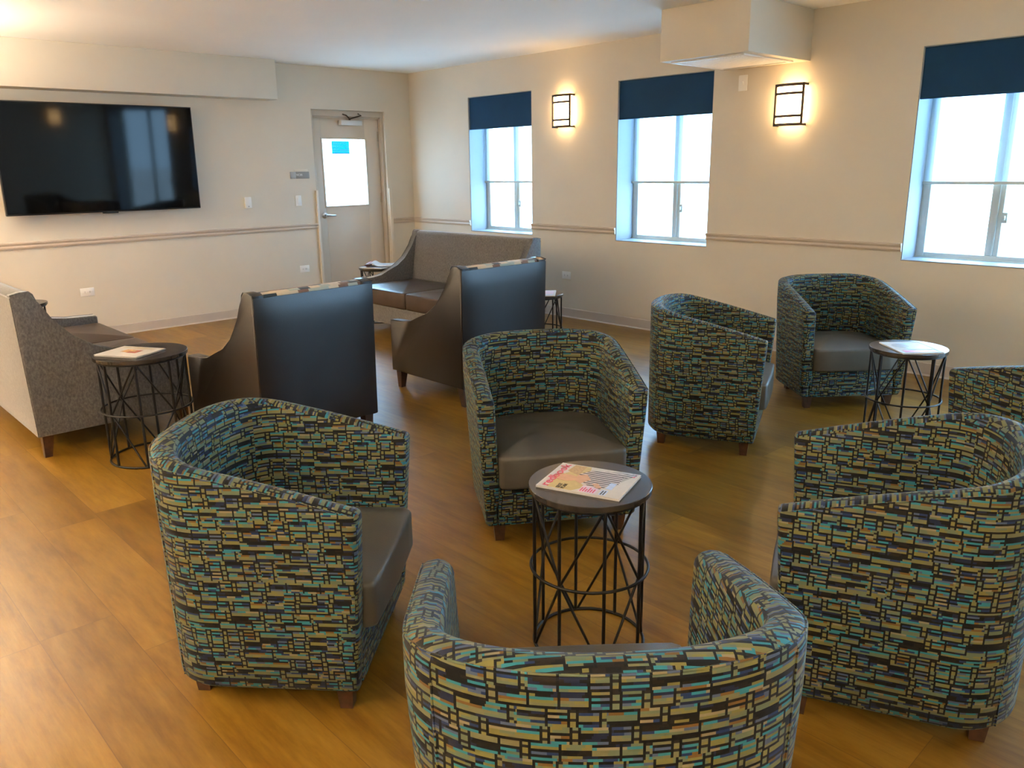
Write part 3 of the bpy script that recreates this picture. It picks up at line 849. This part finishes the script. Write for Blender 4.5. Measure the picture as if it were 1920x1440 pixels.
# ------------------------------------------------------------------ scoop-arm seating
PROF = [(0, .893), (.045, .903), (.088, .905), (.103, .890), (.122, .830), (.162, .755), (.207, .698), (.270, .642), (.360, .580), (.455, .532), (.555, .502), (.64, .489)]
def scoop(label, name, cat, loc, rot, W, D, mats, nseat, group):
    """faces -Y; rear at +D/2"""
    root = thing(name, label, cat, loc, rot, group)
    T = .072; ZB_ = .125; HA = .485
    outer, backm, inner, seatm, basem = mats
    prof = [(D / 2 - d_, z) for d_, z in PROF] + [(-D / 2 + .012, HA), (-D / 2, HA - .012), (-D / 2, ZB_), (D / 2 - .02, ZB_)]
    for s in (-1, 1):
        x0, x1 = (s * W / 2, s * (W / 2 - T))
        b = BM(); prism(b, prof, 'x', min(x0, x1), max(x0, x1), .011, 3); a = obj('arm', b, outer, root, uv=True, smooth=50)
        b = BM()
        tube(b, [(s * (W / 2 - .004), y, z + .0005) for y, z in prof[:13]], .0035, 6); obj('piping', b, outer, a, smooth=60, uv=True)
    # outside back panel, slightly pillowed
    b = BM(); xw = W / 2 - .005; nx_, nz_ = 24, 14
    def bp(i, k):
        u, v = i / nx_, k / nz_
        pil = (1 - (2 * u - 1) ** 6) * (1 - (2 * v - 1) ** 8)
        z = ZB_ + .004 + (.880 - ZB_ - .004) * v
        yb = D / 2 - .02 * (1 - v) + .002 + .013 * pil
        return (-xw + 2 * xw * u, yb, z)
    Vg = [[b.verts.new(bp(i, k)) for k in range(nz_ + 1)] for i in range(nx_ + 1)]
    for i in range(nx_):
        for k in range(nz_): b.faces.new((Vg[i][k], Vg[i + 1][k], Vg[i + 1][k + 1], Vg[i][k + 1]))
    ed = [Vg[i][0] for i in range(nx_ + 1)] + [Vg[nx_][k] for k in range(1, nz_ + 1)] + [Vg[i][nz_] for i in range(nx_ - 1, -1, -1)] + [Vg[0][k] for k in range(nz_ - 1, 0, -1)]
    ed2 = [b.verts.new((v.co.x, v.co.y - .03, v.co.z)) for v in ed]
    for i in range(len(ed)):
        j = (i + 1) % len(ed); b.faces.new((ed[i], ed[j], ed2[j], ed2[i]))
    b.faces.new(ed2)
    obj('outside_back', b, backm, root, uv=True, smooth=60)
    # inside back: leaning upholstered pad reaching over the top
    xi = W / 2 - T + .004
    poly = [(D / 2 - .012, .20), (D / 2 - .012, .884), (D / 2 - .018, .894), (D / 2 - .060, .903), (D / 2 - .095, .896), (D / 2 - .112, .868), (D / 2 - .150, .66), (D / 2 - .185, .44), (D / 2 - .19, .20)]
    b = BM(); prism(b, poly, 'x', -xi, xi, .004, 2); obj('inside_back', b, inner, root, uv=True, smooth=50)
    # base rail and deck
    b = BM(); box(b, -xi, xi, -D / 2 + .008, D / 2 - .03, ZB_, .285, .008); obj('base_rail', b, basem, root, uv=True)
    # seat cushions
    w = 2 * xi / nseat
    for q in range(nseat):
        x0 = -xi + q * w + .004; x1 = x0 + w - .008
        b = BM(); puffy(b, rbox_plan(x0, x1, -D / 2 - .004, D / 2 - .175, .03), .285, .432, .018, .024)
        obj('seat_cushion', b, seatm, root, smooth=60)
    for sx in (-1, 1):
        for sy in (-1, 1):
            cx = sx * (W / 2 - .05); cy = sy * (D / 2 - .06) - .01
            b = BM()
            loft(b, [[(cx + r * ax, cy + r * ay + o, z) for ax, ay in ((-1, -1), (1, -1), (1, 1), (-1, 1))] for r, z, o in ((.018, 0, sy * .012), (.029, ZB_ + .006, 0))])
            obj('leg', b, M['wood_leg'], root, smooth=20)
    return root
LM = (M['leather'], M['leather'], M['squares'], M['seat_brown'], M['leather'])
a0 = scoop('black vinyl armchair seen from behind, left of the other black armchair', 'scoop_arm_chair', 'armchair', (-3.885, -3.935, 0), PI + .06, .735, .80, LM, 1, 'black vinyl armchairs')
dup(a0, (-2.478, -3.905, 0), PI - .01, 'black vinyl armchair seen from behind, in front of the grey loveseat')
GM = (M['grey'], M['grey'], M['grey'], M['seat_brown'], M['grey'])
s0 = scoop('grey loveseat at the left edge seen from behind its arm', 'loveseat', 'sofa', (-4.632, -2.52, 0), PI / 2, 1.70, .85, GM, 2, 'grey loveseats with brown seats')
dup(s0, (-1.445, -2.33, 0), -PI / 2, 'grey loveseat facing left in the corner between door and windows')

# ------------------------------------------------------------------ round wire tables
def make_table(label, loc, rot, group):
    root = thing('side_table', label, 'side table', loc, rot, group)
    Hh, R, Rr = .545, .190, .176
    b = BM(); lathe(b, [(.01, Hh - .0195), (R - .006, Hh - .019), (R - .001, Hh - .018), (R, Hh - .016), (R, Hh - .0015), (R - .0015, Hh), (.01, Hh)], n=72)
    obj('table_top', b, M['top'], root, smooth=25)
    def ring(z, r, t): 
        b = BM(); tube(b, [(r * math.cos(2 * PI * q / 64), r * math.sin(2 * PI * q / 64), z) for q in range(64)], t, 8, True); obj('ring', b, M['black_metal'], root, smooth=60)
    ring(.0055, Rr, .0055); ring(.270, Rr + .009, .0048); ring(Hh - .0245, Rr, .005)
    N = 8
    pt = lambda i, z, r=Rr: (r * math.cos(2 * PI * i / N), r * math.sin(2 * PI * i / N), z)
    for i in range(N):
        b = BM(); tube(b, [pt(i, .006), pt(i, Hh - .022)], .0056, 8); obj('rod', b, M['black_metal'], root, smooth=60)
    for i in range(0, N, 2):
        for s in (1, -1):
            b = BM(); tube(b, [pt(i + .06 * s, Hh - .030), pt(i + s, .270, Rr - .004), pt(i + 1.94 * s, .010)], .0042, 8); obj('brace', b, M['black_metal'], root, smooth=60)
    return root
G_S = 'round black wire side tables'
view = math.atan2(-6.544 + 8.07, -4.211 + 5.966)
t1 = make_table('round black wire side table with a glossy magazine, among the near tub chairs', (-4.222, -6.553, 0), view + PI + .26, G_S)
t2 = dup(t1, (-4.575, -3.72, 0), -2.05, 'round black wire side table with a white paper, left of the black armchair', G_S)
t2.scale = (1.22, 1.22, 1.06)
dup(t1, (-1.645, -6.505, 0), .35, 'round black wire side table with glaring magazine, between tub chairs at right', G_S)
dup(t1, (-1.595, -3.72, 0), .1, 'round black wire side table half hidden behind the right black armchair, by the window wall', G_S)
dup(t1, (-1.415, -1.262, 0), .5, 'round black wire side table behind the far grey loveseat, by the door', G_S)
dup(t1, (-4.56, -1.09, 0), .2, 'round black wire side table barely visible behind the left loveseat', G_S)

# ------------------------------------------------------------------ reading matter
def flat(bm, pts, z, mi=0, t=.0003):
    A = [bm.verts.new((x, y, z)) for x, y in pts]; B = [bm.verts.new((x, y, z + t)) for x, y in pts]
    fs = [bm.faces.new(A[::-1]), bm.faces.new(B)]
    for i in range(len(pts)):
        j = (i + 1) % len(pts); fs.append(bm.faces.new((A[i], A[j], B[j], B[i])))
    for f in fs: f.material_index = mi
def rect(x0, x1, y0, y1): return [(x0, y0), (x1, y0), (x1, y1), (x0, y1)]
def ell(cx, cy, rx, ry, n=20, a0=0): return [(cx + rx * math.cos(2 * PI * k / n + a0), cy + ry * math.sin(2 * PI * k / n + a0)) for k in range(n)]
# fashion magazine on the near table; local +Y is the top of the cover
ang = math.atan2(.071, .204)
TOPZ = .5454
mg = thing('magazine', 'glossy fashion magazine with a pink title and striped shirt on the near table', 'magazine', (-4.222, -6.550, TOPZ), ang + .012)
w2, h2, tk = .104, .133, .007
b = BM(); box(b, -w2 + .001, w2 - .002, -h2 + .001, h2 - .001, .0006, tk - .0006, 0); obj('pages', b, M['page_edge'], mg)
b = BM(); box(b, -w2, w2, -h2, h2, tk - .0006, tk, 0); box(b, -w2, w2, -h2, h2, 0, .0006, 0); box(b, -w2 - .0004, -w2 + .0008, -h2, h2, 0, tk, 0)
cv = obj('cover', b, M['paper'], mg)
b = BM(); Z = tk + .0001
flat(b, [(-.10, .10), (-.10, .02), (-.06, -.01), (-.03, .02), (.02, .045), (.06, .02), (.10, .03), (.10, .05), (.02, .09), (-.04, .10)], Z, 0)
flat(b, [(.02, .045), (.10, .045), (.10, .085), (.045, .09)], Z + .0001, 1)
obj('cover_backdrop', b, [M['yellow_print'], M['hair_print']], cv)
b = BM(); flat(b, [(.0, .07), (.02, .095), (.01, .11), (-.02, .11), (-.035, .09), (-.02, .06)], Z + .0002, 1)
flat(b, ell(-.012, .07, .026, .034), Z + .0009, 0); flat(b, [(-.02, .045), (.02, .045), (.035, .02), (.0, -.005), (-.04, .015)], Z + .0007, 0)
flat(b, [(-.06, -.045), (-.03, -.02), (-.02, -.035), (-.05, -.06)], Z + .0014, 0)
obj('cover_portrait', b, [M['skin_print'], M['hair_print']], cv)
b = BM(); flat(b, [(-.01, .03), (.03, .045), (.07, .02), (.085, -.03), (.075, -.09), (-.01, -.095), (-.03, -.06), (-.045, -.01)], Z + .0005, 0)
flat(b, [(-.045, -.01), (-.02, -.02), (-.035, -.07), (-.06, -.055)], Z + .00105, 0)
flat(b, [(.07, -.06), (.10, -.11), (.085, -.125), (.055, -.10)], Z + .00115, 0)
obj('cover_shirt', b, M['stripe'], cv)
b = BM(); flat(b, [(.02, -.095), (.104, -.128), (.104, -.07), (.086, -.04)], Z + .00025, 0); obj('cover_shadow', b, M['grey_print'], cv)
b = BM(); flat(b, rect(-.098, -.05, -.055, .0), Z + .0007, 1)
for q in range(6): flat(b, rect(-.094, -.094 + random.uniform(.02, .04), -.048 + q * .008, -.044 + q * .008), Z + .001, 0)
flat(b, rect(-.098, -.06, -.085, -.065), Z + .0007, 2)
for q in range(2): flat(b, rect(-.096, -.066, -.081 + q * .008, -.077 + q * .008), Z + .001, 3)
obj('cover_lines', b, [M['pink'], M['lilac_print'], M['blue_print'], M['black_print']], cv)
b = BM(); flat(b, rect(-.085, -.025, -.126, -.092), Z + .0008, 0); flat(b, rect(-.05, .0, -.09, -.07), Z + .0006, 1); obj('address_label', b, [M['paper'], M['blue_print']], cv)
b = BM(); flat(b, rect(.07, .094, -.122, -.098), Z + .0009, 0); obj('cover_flash', b, M['pink'], cv)
text_obj('cover_title', 'redbook', M['pink'], cv, (-.094, .097, Z + .0010), (1, 0, 0), (0, 1, 0), .042, .188)
text_obj('cover_text', 'BEST', M['black_print'], cv, (-.096, .060, Z + .0010), (1, 0, 0), (0, 1, 0), .018, .034)
text_obj('cover_text', 'PLAN', M['black_print'], cv, (-.096, .045, Z + .0010), (1, 0, 0), (0, 1, 0), .018, .034)

# white paper on the left table
pp = thing('newsletter', 'white folded paper with a small red photo on the left wire table', 'paper', (-4.625, -3.715, .5785), math.atan2(-.235, .118) + .05)
b = BM()
for q, (dx, dy, a) in enumerate(((0, 0, 0), (.003, .004, .02), (-.003, .003, -.02), (.002, -.002, .01))):
    pts = []
    for x, y in rect(-.132, .132, -.108, .108):
        pts.append((dx + x * math.cos(a) - y * math.sin(a), dy + x * math.sin(a) + y * math.cos(a)))
    flat(b, pts, .0005 + q * .0022, 0, .0018)
sh = obj('sheets', b, M['paper'], pp)
b = BM(); flat(b, rect(-.045, .0, -.02, .035), .0094, 0); flat(b, rect(.0, .06, -.03, .03), .0094, 1); flat(b, rect(.0, .03, .0, .02), .0096, 2)
obj('printed_photo', b, [M['orange_print'], M['red_print'], M['yellow_print']], sh)
b = BM()
for q in range(3): flat(b, rect(-.10, .09, .062 + q * .012, .066 + q * .012), .0094, 0, .0002)
obj('printed_lines', b, M['yellow_print'], sh)

def small_mag(label, loc, rot, mats, w=.105, h=.135, t=.006):
    r = thing('magazine', label, 'magazine', loc, rot)
    b = BM(); box(b, -w + .001, w - .001, -h + .001, h - .001, .0006, t - .0006); obj('pages', b, M['page_edge'], r)
    b = BM(); box(b, -w, w, -h, h, t - .0006, t); box(b, -w, w, -h, h, 0, .0006); c = obj('cover', b, mats[0], r)
    b = BM(); flat(b, rect(-w * .85, w * .3, -h * .7, h * .35), t + .0001, 0); flat(b, rect(-w * .8, w * .8, h * .55, h * .85), t + .0001, 1); flat(b, ell(w * .35, -h * .3, w * .4, h * .35), t + .0002, 2)
    obj('cover_print', b, mats[1:], c)
    return r
small_mag('magazine lying on the right wire table, washed out by window glare', (-1.668, -6.525, TOPZ), 2.4, [M['paper'], M['blue_print'], M['pink'], M['grey_print']])
small_mag('magazine on the wire table half hidden behind the right black armchair', (-1.60, -3.76, TOPZ), 2.3, [M['paper'], M['lilac_print'], M['blue_print'], M['pink']])
small_mag('flat magazine under the curled one on the far table by the door', (-1.45, -1.29, TOPZ), .3, [M['paper'], M['blue_print'], M['grey_print'], M['blue_print']])
# curled magazine on the far table
cm = thing('open_magazine', 'open magazine with a curled red cover on the far table by the door', 'magazine', (-1.36, -1.265, TOPZ + .0065), -.75)
b = BM(); nseg = 16; rows = []
for k in range(nseg + 1):
    u = k / nseg; x = -.12 + .24 * u
    z = .006 + .030 * math.exp(-((u - .12) / .16) ** 2)
    rows.append((x, z))
ra = [[(x, -.13, z), (x, .13, z), (x, .13, z + .004), (x, -.13, z + .004)] for x, z in rows]
loft(b, ra); obj('pages', b, M['paper'], cm)
b = BM(); ra = [[(-.118 - .045 * math.sin(PI * k / 10) , -.13, .003 + .030 * k / 10), (-.118 - .045 * math.sin(PI * k / 10), .13, .003 + .030 * k / 10), (-.119 - .045 * math.sin(PI * k / 10), .13, .0035 + .030 * k / 10), (-.119 - .045 * math.sin(PI * k / 10), -.13, .0035 + .030 * k / 10)] for k in range(11)]
loft(b, ra); c = obj('curled_cover', b, M['red_print'], cm); c['label'] = 'curled dark red cover'
b = BM()
def zpage(x):
    u = (x + .12) / .24; return .0103 + .030 * math.exp(-((u - .12) / .16) ** 2)
for (x0, x1, y0, y1, mi) in ((.0, .05, -.02, .05, 0), (.05, .10, -.09, -.03, 1), (-.01, .03, -.10, -.05, 1), (.06, .10, .03, .10, 0)):
    A = [(x0, y0), (x1, y0), (x1, y1), (x0, y1)]
    vs = [b.verts.new((x, y, zpage(x) + .0006)) for x, y in A]; f = b.faces.new(vs); f.material_index = mi
obj('page_print', b, [M['grey_print'], M['skin_print']], cm)

# ------------------------------------------------------------------ outside
b = BM(); box(b, TH, 60, -40, 40, -.6, -.5); struct('floor_outside', b, plain('pale_concrete', (0.62, 0.62, 0.60), 0.8, var=0.05, scale=1))
b = BM(); box(b, -20, TH, .2, 40, -.6, -.5); struct('floor_outside_terrace', b, M['ceil'])

# ------------------------------------------------------------------ light
world = bpy.data.worlds.new('sky'); scene.world = world; world.use_nodes = True
wt = world.node_tree; wt.nodes.clear()
wo = wt.nodes.new('ShaderNodeOutputWorld'); bg = wt.nodes.new('ShaderNodeBackground')
bg.inputs[0].default_value = (0.37, 0.66, 1.0, 1); bg.inputs[1].default_value = 3.8
wt.links.new(bg.outputs[0], wo.inputs[0])
sun = bpy.data.lights.new('sun', 'SUN'); sun.energy = 1.5; sun.angle = math.radians(0.6); sun.color = (1.0, 0.95, 0.88)
so = bpy.data.objects.new('sun', sun); COL.objects.link(so)
so.rotation_euler = Vector((0.55, 0.45, -1.0)).to_track_quat('-Z', 'Y').to_euler()

scene.view_settings.view_transform = 'Standard'
scene.view_settings.look = 'None'
scene.view_settings.gamma = 1.0
scene.view_settings.use_curve_mapping = False
scene.view_settings.exposure = 2.5
scene.cycles.use_denoising = True
scene.cycles.max_bounces = 10
scene.cycles.diffuse_bounces = 6
scene.cycles.transparent_max_bounces = 12
scene.cycles.sample_clamp_indirect = 6.0
scene.cycles.caustics_reflective = False
scene.cycles.caustics_refractive = False
